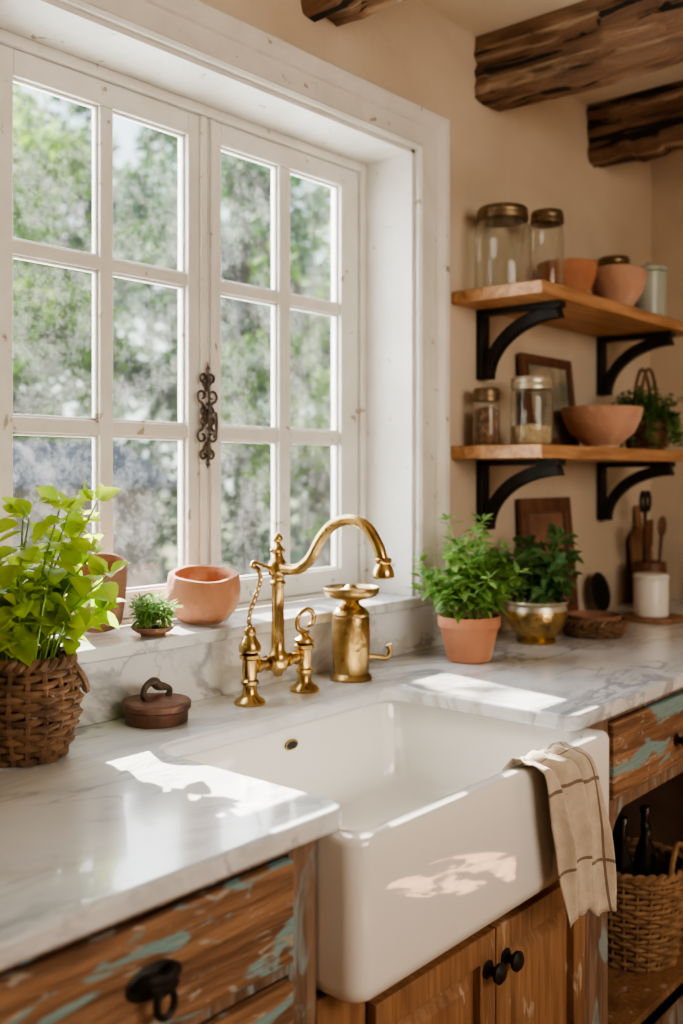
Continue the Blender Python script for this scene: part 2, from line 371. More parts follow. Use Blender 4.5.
# sink
sx0,sx1,sy0,sy1=1.122,1.966,.925,1.52; zt=CT-TH-.001
sk=thing('farmhouse_sink','white ceramic farmhouse apron sink set into marble worktop','sink')
m=MB()
def R2(i,z,r): return rr(sx0+i,sx1-i,sy0+i,sy1-i,r,z)
def I2(i,z,r): return rr(1.155+i,1.915-i,.962+i,1.47-i,r,z)
lo=[R2(.03,.630,.02),R2(.014,.634,.03),R2(.004,.644,.035),R2(0,.662,.035),R2(0,.80,.035),R2(0,zt-.012,.035),R2(.002,zt-.006,.035),R2(.005,zt-.002,.032),R2(.010,zt,.026),
    I2(-.009,zt,.05),I2(-.003,zt-.003,.05),I2(0,zt-.010,.05),I2(.004,.80,.05),I2(.012,.72,.05),I2(.02,.70,.055),I2(.035,.688,.05),I2(.06,.684,.04),I2(.2,.680,.01)]
m.loops(lo,True,True)
m.make('basin',CERAMIC,sk,angle=60)
d=MB(); d.lathe([(.045,.0),(.045,.004),(.038,.006),(.03,.003),(.006,.002)],1.53,1.24,.682,28); d.make('drain',BRASS,sk)
o=MB(); pts=[(1.552+.018*math.cos(2*pi*i/20),1.4655,.845+.009*math.sin(2*pi*i/20)) for i in range(20)]
o.tube(pts,.0025,6,closed=True); o.box(1.538,1.566,1.464,1.468,.839,.851,1); o.make('overflow',[BRASS,HOLE],sk)

# ------------------------------------------------------------ faucet
fx,fy=1.62,1.572
fa=thing('bridge_faucet','aged brass bridge faucet with tall curved spout','faucet',loc=(fx,fy,CT))
legp=[(.034,0),(.035,.005),(.030,.011),(.021,.016),(.016,.024),(.015,.040),(.020,.044),(.020,.050),(.015,.054),(.0165,.066),(.0165,.096),(.023,.100),(.023,.107),(.017,.110)]
bd=MB()
for s in (-1,1): bd.lathe(legp,s*.088,0,0,24)
bd.tube([(-.088,0,.081),(-.06,0,.081),(0,0,.081),(.06,0,.081),(.088,0,.081)],.0125,14)
for s in (-1,1):
    for xo in (.066,.030):
        M=Matrix.Translation((s*xo,0,.081))@Matrix.Rotation(pi/2,4,'Y'); st=bd.n(); bd.lathe([(.013,-.007),(.0175,-.005),(.0175,.005),(.013,.007)],0,0,0,16)
        for i in range(st,bd.n()): bd.v[i]=M@bd.v[i]
bd.lathe([(.004,.046),(.009,.049),(.012,.057),(.020,.062),(.023,.070),(.023,.092),(.020,.100),(.0155,.105),(.0150,.13),(.0140,.20),(.0140,.25),(.018,.254),(.018,.26),(.014,.264),(.0155,.272),(.021,.276),(.022,.283),(.022,.30),(.018,.307),(.013,.312),(.011,.322),(.017,.328),(.017,.333),(.010,.338),(.006,.346),(.011,.353),(.011,.360),(.004,.368),(.001,.37)],0,0,0,24)
bd.make('body',BRASS,fa,angle=50)
sp=MB(); pt=catmull([(0,0,.291),(0,-.03,.289),(0,-.065,.293),(0,-.10,.318),(0,-.13,.362),(0,-.165,.393),(0,-.21,.405),(0,-.255,.393),(0,-.287,.355),(0,-.302,.315)],8)
sp.tube(pt,[.0135,.013,.0122,.012,.012,.012,.012,.012,.0125],18)
sp.lathe([(.013,.03),(.017,.027),(.017,.021),(.014,.017),(.020,.006),(.022,-.002),(.022,-.010),(.018,-.013),(.010,-.013)],0,-.302,.300,20)
sp.make('spout',BRASS,fa,angle=50)
h1=MB(); h1.lathe([(.016,.1105),(.024,.114),(.025,.126),(.018,.138),(.012,.15),(.014,.156),(.012,.165),(.006,.17)],-.088,0,0,20)
q=catmull([(-.088,0,.165),(-.096,-.006,.19),(-.088,-.010,.22),(-.070,-.008,.25),(-.060,-.006,.275)],5)
for i in range(0,len(q)-1,2):
    a_=Vector(q[i]); b_=Vector(q[min(i+2,len(q)-1)]); cdir=(b_-a_).normalized(); mid=(a_+b_)/2; ln=(b_-a_).length*.72
    sd=cdir.cross(Vector((0,1,0))).normalized() if (i//2)%2==0 else Vector((0,1,0))
    h1.tube([mid+cdir*ln*math.cos(t)+sd*.0048*math.sin(t) for t in [2*pi*k/14 for k in range(14)]],.0022,6,closed=True)
h1.tube(catmull([(-.060,-.006,.272),(-.066,-.004,.292),(-.078,0,.300),(-.072,0,.308),(-.04,0,.296),(-.014,0,.290)],5),[.0045,.005,.006,.005,.0045,.005],8)
h1.make('handle',BRASS,fa,label='brass valve with small chain')
h2=MB(); h2.lathe([(.016,.1105),(.023,.113),(.022,.120),(.013,.126),(.010,.132),(.014,.136),(.010,.141)],.088,0,0,20)
q=catmull([(.088,0,.135),(.066,0,.148),(.068,0,.176),(.098,0,.188),(.120,0,.172),(.114,0,.152),(.10,0,.148)],6)
h2.tube(q,[.007,.006,.0055,.006,.006,.0055,.004],10); h2.make('handle',BRASS,fa,label='looped brass lever')

# brass vessel
bv=thing('brass_urn','tall aged brass urn with wide dish top and side spigot','vessel',loc=(1.88,1.575,CT))
v=MB(); v.lathe([(.050,0),(.052,.006),(.048,.012),(.043,.016),(.045,.03),(.047,.10),(.046,.15),(.044,.155),(.046,.16),(.044,.166),(.034,.176),(.022,.184),(.020,.19),(.030,.196)],n=32); v.make('body',BRASSD,bv)
v=MB(); v.lathe([(.020,.192),(.040,.197),(.060,.203),(.068,.212),(.070,.222),(.068,.226),(.062,.220),(.050,.216),(.030,.220),(.016,.224),(.010,.232),(.002,.234)],n=36); v.make('dish',BRASSD,bv)
v=MB(); v.tube(catmull([(.03,-.03,.055),(.05,-.045,.052),(.066,-.058,.05),(.074,-.064,.066),(.07,-.062,.082)],5),[.008,.007,.007,.006,.009],10); v.make('spigot',BRASSD,bv)

# lidded brown pot
lp=thing('lidded_iron_pot','flat rusty brown lidded iron pot with ring handle','pot',loc=(1.300,1.604,CT))
v=MB(); v.lathe([(.060,0),(.063,.002),(.064,.022),(.066,.026),(.060,.027)],n=40); v.make('body',OXB,lp)
v=MB(); v.lathe([(.060,.0275),(.069,.028),(.070,.040),(.066,.044),(.045,.0455),(.026,.047),(.018,.051),(.012,.053),(.003,.054)],n=40); v.make('lid',OXB,lp)
v=MB(); v.tube(catmull([(-.026,0,.048),(-.034,.0,.060),(-.026,0,.076),(-.008,0,.082),(.004,0,.072),(.018,0,.068),(.034,0,.060),(.030,0,.046)],5),[.008,.006,.007,.011,.009,.006,.007],10); v.make('handle',RUST,lp)

# ------------------------------------------------------------ pots, baskets, plants
def pot_mesh(r,h,taper=.72,rim=True):
    v=MB()
    p=[(r*taper*.9,0),(r*taper,.004)]
    if rim: p+=[(r*.93,h*.74),(r*.94,h*.76),(r,h*.77),(r*1.0,h*.985),(r*.985,h),(r*.93,h),(r*.91,h*.97),(r*.88,h*.6),(r*taper*.85,h*.15),(.001,h*.12)]
    else: p+=[(r*.86,h*.45),(r*.97,h*.8),(r,h*.97),(r*.98,h),(r*.92,h*.99),(r*.88,h*.8),(r*.76,h*.4),(r*taper*.7,h*.12),(.001,h*.1)]
    v.lathe(p,n=40); return v
def bowl_mesh(r,h,foot=.5):
    v=MB(); p=[(r*foot*.9,0),(r*foot,.004),(r*foot,.01),(r*.78,h*.38),(r*.93,h*.68),(r*.99,h*.9),(r,h*.97),(r*.97,h),(r*.94,h*.97),(r*.87,h*.68),(r*.7,h*.4),(r*.4,h*.18),(.001,h*.14)]
    v.lathe(p,n=44); return v
def basket_mesh(r0,r1,h,rings=13,stakes=20,tr=.0065,amp=.004,belly=0):
    v=MB(); NS=stakes*4
    def prf(t): return r0+(r1-r0)*math.sin(t*pi/2*.95)+belly*math.sin(pi*t)
    for k in range(rings):
        t=k/(rings-1); z=tr+t*(h-2*tr); rad=prf(t)
        ph=k%2
        pts=[((rad+amp*math.cos(stakes/2*a+ph*pi))*math.cos(a),(rad+amp*math.cos(stakes/2*a+ph*pi))*math.sin(a),z+.0025*math.sin(3*a+k)*(0 if k==0 else 1)+R(0,.001)) for a in [2*pi*i/NS for i in range(NS)]]
        v.tube(pts,tr*R(.8,1.0),5,closed=True)
    for i in range(stakes):
        a=2*pi*i/stakes
        v.tube([(prf(t)*math.cos(a),prf(t)*math.sin(a),.003+t*(h-.003)) for t in (0,.2,.4,.6,.8,1)],tr*.7,5)
    for ph in (0,pi):
        pts=[((prf(1)+.005*math.cos(14*a+ph))*math.cos(a),(prf(1)+.005*math.cos(14*a+ph))*math.sin(a),h+.007*math.sin(14*a+ph)) for a in [2*pi*i/112 for i in range(112)]]
        v.tube(pts,max(tr,.006)*1.1,5,closed=True)
    v.lathe([(r0*.98,.004),(r0*.98,.008)],n=24)
    return v
def foliage(parent,cx,cy,z0,nst,h,spread,ll,lw,nodes,leafm,bend=(0,0),stem_r=.0018,droop=.35,start=.25,base_r=.02,tri=False,tilt=.5,hang=0,hvar=.72,tall=0,ymax=None):
    lf=MB(); st=MB()
    for i in range(nst):
        az=R(0,2*pi); q=math.sqrt(R(0,1)); rad=spread*q; hh=h*R(hvar,1)*(1-.35*q*q)
        b=Vector((cx+math.cos(az)*base_r*q,cy+math.sin(az)*base_r*q,z0))
        if hang and i%2==0:
            rad=spread*R(.7,1); dn=-hang*R(.3,1)
            mid=Vector((cx+math.cos(az)*rad*.8,cy+math.sin(az)*rad*.8,z0+.05)); e=Vector((cx+math.cos(az)*rad*1.05,cy+math.sin(az)*rad*1.05,z0+dn))
        else:
            k_=1.0
            if i<tall: k_=1.25; hh=h*R(1.0,1.15); rad=spread*.5
            e=Vector((cx+math.cos(az)*rad+bend[0]*k_,cy+math.sin(az)*rad+bend[1],z0+hh))
            mid=(b+e)/2+Vector((-math.cos(az)*rad*.15,-math.sin(az)*rad*.15,hh*.12))
        if ymax is not None:
            e.y=min(e.y,ymax); mid.y=min(mid.y,ymax)
        pts=catmull([b,mid,e],6)
        st.tube(pts,[stem_r,stem_r*.6],4)
        def add(p,a,sc,rise):
            dd=Vector((math.cos(a),math.sin(a),rise)).normalized()
            upv=Vector((math.cos(a)*tilt+R(-.5,.5),math.sin(a)*tilt+R(-.5,.5),1))
            lf.leaf(p+dd*ll*.12,dd,upv,ll*sc,lw*sc,droop*R(.3,1.3))
        for k in range(nodes):
            t=start+(1-start)*(k+R(0,.6))/nodes; idx=min(int(t*(len(pts)-1)),len(pts)-2)
            p=pts[idx].lerp(pts[idx+1],t*(len(pts)-1)-idx); a0=R(0,2*pi)
            for s in range(2 if not tri else 3):
                add(p,a0+s*(pi if not tri else 2.1)+R(-.4,.4),R(.6,1.1)*(1-.2*t),R(-.5,.6))
        for s in range(4): add(pts[-1],R(0,2*pi),R(.45,.75),R(.2,1.2))
    lf.make('foliage',leafm,parent,angle=60); st.make('stem',STEM,parent)

# basil in wicker basket
bk=thing('potted_basil','airy light green basil growing in a brown wicker basket','plant',loc=(.985,1.578,CT))
basket_mesh(.064,.078,.172,rings=14,stakes=18,tr=.0068,amp=.005,belly=.016).make('basket',WICKD,bk)
v=MB(); v.tube(catmull([(.06,-.055,.168),(.077,-.066,.135),(.093,-.05,.11),(.097,-.02,.135),(.085,.0,.168)],5),.006,6); v.make('basket_handle',WICKD,bk)
v=MB(); v.lathe([(.074,.142),(.05,.15),(.001,.152)],n=24,c0=False); v.make('soil',SOIL,bk)
foliage(bk,0,0,.15,27,.265,.125,.062,.052,4,LEAFL,bend=(.030,-.050),stem_r=.0024,base_r=.055,tilt=.9,droop=.4,start=.36,hvar=.35,tall=6,ymax=.050)

# sill pots
tp=pot_mesh(.068,.14,.66,rim=False)
tp.make('terracotta_pot',TERRAO,loc=(1.305,1.797,SILL+.022),rot=(math.radians(4),math.radians(-18),.4),label='large weathered tilted terracotta pot on marble sill',category='pot')
sa=thing('moss_saucer','small terracotta saucer planted with green sprigs','plant',loc=(1.376,1.710,SILL))
bowl_mesh(.047,.020,.6).make('saucer',TERRAO,sa)
v=MB(); v.lathe([(.041,.013),(.03,.018),(.001,.020)],n=20,c0=False); v.make('soil',SOIL,sa)
foliage(sa,0,0,.018,34,.070,.046,.030,.008,4,LEAFM,stem_r=.001,base_r=.035,tri=True)
v=MB(); v.lathe([(.054,0),(.060,.003),(.078,.024),(.087,.050),(.087,.070),(.084,.090),(.082,.104),(.080,.109),(.068,.108),(.066,.100),(.071,.086),(.074,.065),(.06,.025),(.001,.012)],n=44)
for i in range(len(v.v)):
    p=v.v[i]; k=1+.04*noise.noise(Vector(p)*16); v.v[i]=Vector((p.x*k,p.y*k,p.z*(1+.05*noise.noise(Vector((p.x*13,p.y*13,3))))))
v.make('terracotta_bowl',TERRAD,loc=(1.572,1.772,SILL+.009),rot=(math.radians(8),math.radians(-5),0),label='rough wide-mouthed round terracotta bowl on window sill',category='bowl')

# herb pots right of the sink
hp=thing('potted_herb','leafy green herb in a small terracotta pot','plant',loc=(2.275,1.49,CT))
pot_mesh(.084,.122,.70).make('pot',TERRA,hp)
v=MB(); v.lathe([(.076,.105),(.04,.112),(.001,.114)],n=24,c0=False); v.make('soil',SOIL,hp)
foliage(hp,0,0,.11,44,.235,.14,.052,.023,5,LEAFM,stem_r=.0014,base_r=.06,tri=True,tilt=.8,hvar=.4,tall=4)
gp=thing('potted_herb','dark green herb in a round brass footed bowl','plant',loc=(2.655,1.50,CT))
v=MB(); v.lathe([(.055,0),(.058,.006),(.05,.014),(.066,.03),(.088,.06),(.094,.085),(.09,.098)],n=44,c1=False); v.lathe([(.09,.098),(.088,.105),(.086,.112),(.095,.122),(.093,.126),(.084,.12),(.08,.1),(.001,.095)],n=44,m=1,c0=False); v.make('pot',[BRASSD,SILV],gp)
v=MB(); v.lathe([(.08,.108),(.04,.114),(.001,.116)],n=24,c0=False); v.make('soil',SOIL,gp)
foliage(gp,0,0,.11,34,.22,.145,.058,.042,5,LEAFD,stem_r=.0016,base_r=.06,bend=(.03,-.01),tilt=.9,hvar=.4)
fb=thing('shallow_tray_basket','shallow woven brown basket on the worktop','basket',loc=(2.885,1.43,CT))
basket_mesh(.085,.1,.045,rings=5,stakes=20,tr=.0055,amp=.003).make('body',WICKD,fb)
v=MB(); v.lathe([(.07,.010),(.080,.02),(.088,.065),(.082,.067),(.07,.035),(.001,.02)],n=30); v.make('liner_bowl',TERRAO,fb)

def framed(name,label,w_,h_,loc,lean,fm,pm,fw=.035,rz=0):
    t=thing(name,label,'picture',loc=loc,rot=(-lean,0,rz))
    v=MB(); d=.018
    v.box(-w_/2,w_/2,-d,0,0,fw); v.box(-w_/2,w_/2,-d,0,h_-fw,h_); v.box(-w_/2,-w_/2+fw,-d,0,fw,h_-fw); v.box(w_/2-fw,w_/2,-d,0,fw,h_-fw)
    i=fw*.75
    v.box(-w_/2+i,w_/2-i,-d-.004,-d,i,fw); v.box(-w_/2+i,w_/2-i,-d-.004,-d,h_-fw,h_-i); v.box(-w_/2+i,-w_/2+fw,-d-.004,-d,fw,h_-fw); v.box(w_/2-fw,w_/2-i,-d-.004,-d,fw,h_-fw)
    v.make('frame',fm,t,bevel=.003)
    MB().box(-w_/2+fw,w_/2-fw,-.009,-.003,fw,h_-fw).make('picture_panel',pm,t)
    return t
framed('framed_picture','brown wooden framed panel leaning behind herbs',.34,.42,(3.03,1.655,CT+.003),math.radians(5),DARKW,PICT2,.05)
dp=MB(); dp.lathe([(.03,0),(.045,.002),(.07,.012),(.072,.014),(.07,.016),(.044,.006),(.001,.004)],n=36)
dp.make('dinner_plate',IRON,loc=(3.38,1.66,CT+.072),rot=(math.radians(78),0,0),label='dark brown plate leaning against the plaster wall',category='plate')
tb=MB().lathe([(.105,0),(.108,.003),(.108,.011),(.105,.014)],n=44); tb.make('wooden_trivet',MIDW,loc=(3.33,1.43,CT),label='round flat wooden trivet under white crock',category='trivet')
wj=thing('white_crock','small plain white lidded ceramic crock on wooden trivet','jar',loc=(3.32,1.43,CT+.014))
v=MB(); v.lathe([(.054,0),(.058,.004),(.058,.125),(.056,.128)],n=40); v.make('body',WAX,wj)
v=MB(); v.lathe([(.057,.1285),(.060,.130),(.060,.140),(.054,.146),(.001,.148)],n=40); v.make('lid',WAX,wj)
cr=MB().lathe([(.05,0),(.056,.004),(.062,.06),(.06,.17),(.056,.175),(.052,.17),(.053,.06),(.045,.01),(.001,.01)],n=36)
cr.make('utensil_crock',DARKW,loc=(3.61,1.56,CT),label='dark wooden crock holding kitchen utensils',category='crock')
def utensil(name,label,head,m,off,az,tilt,L):
    v=MB(); v.tube([(0,0,0),(0,0,L*.5),(0,0,L)],[.007,.006,.007],8)
    if head=='spoon':
        st=v.n(); v.lathe([(.001,-.035),(.022,-.026),(.032,-.005),(.030,.018),(.016,.038),(.001,.042)],0,0,L+.025,16)
        for i in range(st,v.n()): v.v[i].y*=.35
    elif head=='spatula':
        v.box(-.030,.030,-.004,.004,L-.005,L+.095)
    elif head=='ring':
        for s in (-1,1):
            v.tube([(s*.021+.019*math.cos(2*pi*i/18),0,L+.03+.036*math.sin(2*pi*i/18)) for i in range(18)],.0065,7,closed=True)
    v.make(name,m,loc=(3.61+off[0],1.56+off[1],CT+.02),rot=(tilt*math.sin(az),tilt*math.cos(az),0),label=label,category='utensil')
utensil('wooden_spoon','dark wooden spoon standing in dark crock','spoon',DARKW,(.018,-.018),.4,.10,.26)
utensil('wooden_spatula','flat wooden spatula standing in dark crock','spatula',DARKW,(-.02,.0),2.6,.13,.22)
utensil('kitchen_scissors','black looped kitchen shears in dark crock','ring',IRON,(.0,.025),1.4,.02,.35)
def board(loc,w_,h_,lean,rz,m,label):
    P=[]; r=.02
    for x,z in [(-w_/2+r,0),(w_/2-r,0),(w_/2,r),(w_/2,h_*.66),(w_/2-.03,h_*.72),(.022,h_*.76),(.018,h_*.93),(.012,h_),(-.012,h_),(-.018,h_*.93),(-.022,h_*.76),(-w_/2+.03,h_*.72),(-w_/2,h_*.66),(-w_/2,r)]: P.append((x,z))
    v=MB(); v.loops([[(x,0,z) for x,z in P],[(x,.016,z) for x,z in P]]); v.make('cutting_board',m,loc=loc,rot=(-lean,0,rz),bevel=.003,label=label,category='cutting board')
board((3.78,1.64,CT+.002),.18,.38,math.radians(6),0,MIDW,'brown wooden cutting board with handle leaning on wall')
board((3.90,1.40,CT+.002),.22,.40,math.radians(6),-pi/2,DARKW,'dark wooden cutting board leaning on end wall')

# ------------------------------------------------------------ shelves
def shelf(z0,z1,xe,label):
    t=thing('wall_shelf',label,'shelf')
    v=MB(); ns=30
    L=[]
    for i in range(ns+1):
        x=2.495+(xe-2.495)*i/ns; yo=1.39+.006*noise.noise(Vector((x*5,z0*7,0))); L.append([(x,yo,z0),(x,WY-.001,z0),(x,WY-.001,z1),(x,yo+.003,z1)])
    v.loops(L); v.make('board',SHELFW,t,bevel=.004)
    for bx in (2.655,3.475):
        b=MB(); w_=.023; zt_=z0-.0005
        H=.215; Ln=.285
        b.box(bx-w_,bx+w_,WY-.022,WY-.001,zt_-H,zt_-.018)
        b.box(bx-w_,bx+w_,WY-Ln,WY-.001,zt_-.018,zt_)
        A=[];B=[]
        n=14
        for i in range(n+1):
            a=pi/2*i/n
            y=(Ln-.03)*(1-math.cos(a)); z=-(H-.012)*(1-math.sin(a))-.012
            th=.040
            y2=y+th*math.cos(a)*.4+.012; z2=z-th*math.sin(a)*.9
            A.append((WY-.018-y,zt_+z)); B.append((WY-.018-y2,zt_+z2))
        lo_=[]
        for (ya,za),(yb,zb) in zip(A,B): lo_.append([(bx-w_*.8,ya,za),(bx+w_*.8,ya,za),(bx+w_*.8,yb,zb),(bx-w_*.8,yb,zb)])
        b.loops(lo_); b.make('bracket',IRON,t,bevel=.002)
    return t
UZ=1.97; LZ=1.507
shelf(1.932,UZ,3.64,'thick orange-brown wooden shelf on black iron brackets')
shelf(1.467,LZ,3.56,'thick orange-brown wooden shelf on black iron brackets')

def jar(x,y,z,r,h,label,lidr=.8,content=None,cm=None,lid=LIDM,body=GLASSJ,nm='glass_jar'):
    t=thing(nm,label,'jar',loc=(x,y,z+.0005))
    v=MB(); hb=h-.03
    v.lathe([(r*.9,0),(r*.98,.005),(r,.015),(r,hb*.78),(r*.96,hb*.87),(r*lidr,hb*.95),(r*lidr,hb)],n=40,c1=False); v.make('body',body,t,angle=60)
    v=MB(); v.lathe([(r*lidr*1.03,hb-.012),(r*lidr*1.09,hb-.01),(r*lidr*1.09,hb+.004),(r*lidr*1.05,hb+.007),(r*lidr*1.07,hb+.012),(r*lidr*1.05,h-.008),(r*lidr*.98,h-.002),(r*lidr*.5,h)],n=40)
    v.make('lid',lid,t)
    if content:
        v=MB(); v.lathe([(r*.86,.006),(r*.94,.015),(r*.94,hb*content),(r*.5,hb*content+.006),(.001,hb*content+.01)],n=30); v.make('contents',cm,t)
jar(2.610,1.590,UZ,.085,.255,'large clear glass jar with bronze lid on shelf',.84)
jar(2.800,1.545,UZ,.052,.275,'tall slim clear glass jar with bronze lid',.92)
jar(3.455,1.63,UZ,.062,.25,'clear glass jar with dark lid behind pots',.86)
jar(2.575,1.625,LZ,.041,.175,'small glass jar of dark spices',.9,.75,SPICE)
jar(2.685,1.535,LZ,.064,.212,'clear glass jar with silvery lid half full of oats',.90,.33,GRAIN,lid=SILV)
bo=bowl_mesh(.098,.145,.55); bo.make('terracotta_bowl',TERRA,loc=(2.990,1.575,UZ+.0005),label='deep wide terracotta bowl on the upper shelf',category='bowl')
bo=bowl_mesh(.098,.125,.55); bo.make('terracotta_bowl',TERRAP,loc=(3.185,1.493,UZ+.012),rot=(0,math.radians(10),.3),label='wide pale terracotta bowl tilted on the upper shelf',category='bowl')
cj=thing('ceramic_canister','pale celadon ceramic canister with grey lid','jar',loc=(3.40,1.470,UZ+.0005))
v=MB(); v.lathe([(.05,0),(.054,.004),(.060,.16),(.056,.165)],n=36); v.make('body',PALEC,cj)
v=MB(); v.lathe([(.056,.1655),(.063,.167),(.063,.178),(.050,.185),(.020,.19),(.012,.20),(.001,.202)],n=36); v.make('lid',PALEC,cj)
framed('framed_picture','small dark framed print leaning on lower shelf',.34,.31,(3.03,1.655,LZ+.003),math.radians(6),DARKW,PICT,.032)
bowl_mesh(.134,.138,.42).make('terracotta_bowl',TERRAP,loc=(3.105,1.508,LZ+.0005),label='wide pale terracotta footed bowl on lower shelf',category='bowl')
tp=thing('trailing_herb_basket','small handled wicker basket with trailing dark herb','plant',loc=(3.415,1.49,LZ))
basket_mesh(.06,.075,.09,rings=8,stakes=16,tr=.0055,amp=.003).make('basket',WICKD,tp)
v=MB()
for o_ in (-.012,.012): v.tube([(.075*math.cos(a),o_,.09+.20*math.sin(a)) for a in [pi*i/20 for i in range(21)]],.006,6)
v.make('basket_handle',WICKD,tp)
v=MB(); v.lathe([(.068,.075),(.03,.08),(.001,.082)],n=20,c0=False); v.make('soil',SOIL,tp)
foliage(tp,0,0,.08,130,.15,.130,.026,.013,6,LEAFD,stem_r=.0012,base_r=.06,tri=True,droop=.5,hang=.07)

# ------------------------------------------------------------ ceiling beams
for bx,by in ((1.83,0),(2.63,1),(3.38,2)):
    v=MB(); L=[]; nseg=170; wd=.15; zb=2.575
    y0=WY-.001
    for i in range(nseg+1):
        y=y0-(y0-SY-.001)*i/nseg; ring=[]
        cs=[(0,CH-.001),(.001,2.75),(-.004,2.72),(.002,2.695),(-.003,2.67),(.003,2.645),(0,2.62),(.002,2.60),(.006,zb+.006),(.018,zb),(.05,zb-.004),(.08,zb+.003),(.11,zb),(.135,zb+.004),(wd,zb+.015),(wd,2.64),(wd,2.72),(wd,CH-.001)]
        cell=math.floor(y*7+noise.noise(Vector((y*2,bx,0))))
        for k,(dx,z) in enumerate(cs):
            nn=noise.noise(Vector((bx*3+dx*9,y*2.2,z*9+by*5))); n2=noise.noise(Vector((bx*3+dx*30,y*9,z*34+by*5))); n3=noise.noise(Vector((bx*7,cell*1.37,by+math.floor(z*11)*2.1)))
            am=0 if k in (0,len(cs)-1) else 1
            sx=(-1 if dx<wd/2 else 1)
            low=1 if z<2.60 else 0
            ring.append((bx+dx+sx*am*(nn*.014+n2*.014+n3*.018),y,min(z+am*low*(nn*.020+n2*.016+n3*.022),CH-.001)))
        L.append(ring)
    v.loops(L,True,True,True); v.make('ceiling_beam',BEAM,label='rough-hewn dark brown timber ceiling beam',category='beam',group='ceiling beams',angle=10)

# ------------------------------------------------------------ cabinets
FC=1.004
def knob(parent,x,z,y,style='knob'):
    v=MB()
    M=Matrix.Translation((x,y,z))@Matrix.Rotation(pi/2,4,'X')
    if style=='knob':
        v.lathe([(.016,0),(.017,.002),(.009,.005),(.007,.012),(.012,.017),(.018,.022),(.019,.028),(.013,.033),(.001,.035)],n=24); v.xf(M)
    else:
        v.lathe([(.030,0),(.032,.002),(.026,.005),(.014,.007),(.010,.009),(.008,.014),(.012,.018),(.017,.021),(.017,.026),(.011,.030),(.001,.031)],n=28)
        for i in range(v.n()): v.v[i].x*=1.3; v.v[i].y*=.72
        v.xf(M)
        v.tube(catmull([(x-.034,y-.006,z+.002),(x-.02,y-.020,z+.011),(x,y-.026,z+.009),(x+.02,y-.020,z+.013),(x+.036,y-.006,z+.008)],5),[.005,.009,.008,.009,.005],8)
        v.tube([(x+.014*math.sin(a),y-.026,z-.020+.018*math.cos(a)) for a in [2*pi*i/22 for i in range(22)]],.0048,7,closed=True)
    v.make('knob',IRON,parent,label='black iron pull')
def drawer_part(cab,x0,x1,z0,z1,kx=None,kz=None,style='ring',m=CABW):
    v=MB(); v.box(x0,x1,FC-.014,FC+.006,z0,z1); 
    d=v.make('drawer',m,cab,bevel=.004)
    knob(d,kx if kx else (x0+x1)/2,kz if kz else (z0+z1)/2,FC-.0145,style)
def carcass(cab,x0,x1,z1,zb=0.06):
    v=MB(); t=.018; y0=FC+.006; yb=WY-.02
    v.box(x0,x0+t,y0,yb,zb,z1); v.box(x1-t,x1,y0,yb,zb,z1); v.box(x0+t,x1-t,yb-.01,yb,zb,z1); v.box(x0+t,x1-t,y0,yb-.01,zb-.02,zb)
    v.make('body',INNER,cab)
zc=CT-TH-.001
for (x0,x1,dx0,dx1) in ((.485,1.118,.535,1.055),(0.0,.484,.03,.455)):
    cb=thing('base_cabinet','weathered brown wooden drawer cabinet with flaking teal paint','cabinet')
    carcass(cb,x0,x1,zc)
    v=MB(); v.box(x0,dx0-.003,FC,FC+.02,0.0,zc); v.box(dx1+.003,x1,FC,FC+.02,0.0,zc)
    for a,b in ((.0,.1),(.385,.405),(.692,.712),(.868,zc)): v.box(dx0-.003,dx1+.003,FC,FC+.02,a,b)
    v.make('face_frame',CABV,cb,bevel=.002)
    for a,b in ((.103,.382),(.408,.689),(.715,.865)): drawer_part(cb,dx0,dx1,a,b)
# sink cabinet
sc=thing('sink_cabinet','brown wooden two-door cabinet below the sink','cabinet')
x0,x1=1.12,1.972
carcass(sc,x0,x1,.625)
v=MB(); v.box(x0,1.235,FC,FC+.02,0,.627); v.box(1.955,x1,FC,FC+.02,0,.627); v.box(1.235,1.955,FC,FC+.02,.583,.627); v.box(1.235,1.955,FC,FC+.02,0,.1)
v.make('face_frame',DOORW,sc,bevel=.002)
def door(x0,x1,z0,z1,kx):
    v=MB(); w_=.050; y0,y1=FC-.018,FC+.004
    v.box(x0,x0+w_,y0,y1,z0,z1); v.box(x1-w_,x1,y0,y1,z0,z1); v.box(x0+w_,x1-w_,y0,y1,z1-w_,z1); v.box(x0+w_,x1-w_,y0,y1,z0,z0+w_)
    a0,a1,b0,b1=x0+w_,x1-w_,z0+w_,z1-w_; i=.032
    L=[[(a0,y0+.017,b0),(a1,y0+.017,b0),(a1,y0+.017,b1),(a0,y0+.017,b1)],
       [(a0+.009,y0+.017,b0+.009),(a1-.009,y0+.017,b0+.009),(a1-.009,y0+.017,b1-.009),(a0+.009,y0+.017,b1-.009)],
       [(a0+i,y0+.003,b0+i),(a1-i,y0+.003,b0+i),(a1-i,y0+.003,b1-i),(a0+i,y0+.003,b1-i)]]
    v.loops(L,False,True); v.box(a0,a1,y0+.018,y1,b0,b1)
    d=v.make('door',DOORW,sc,bevel=.0025,angle=20)
    knob(d,kx,.515,y0-.0005)
door(1.24,1.594,.105,.58,1.566); door(1.599,1.952,.105,.58,1.628)
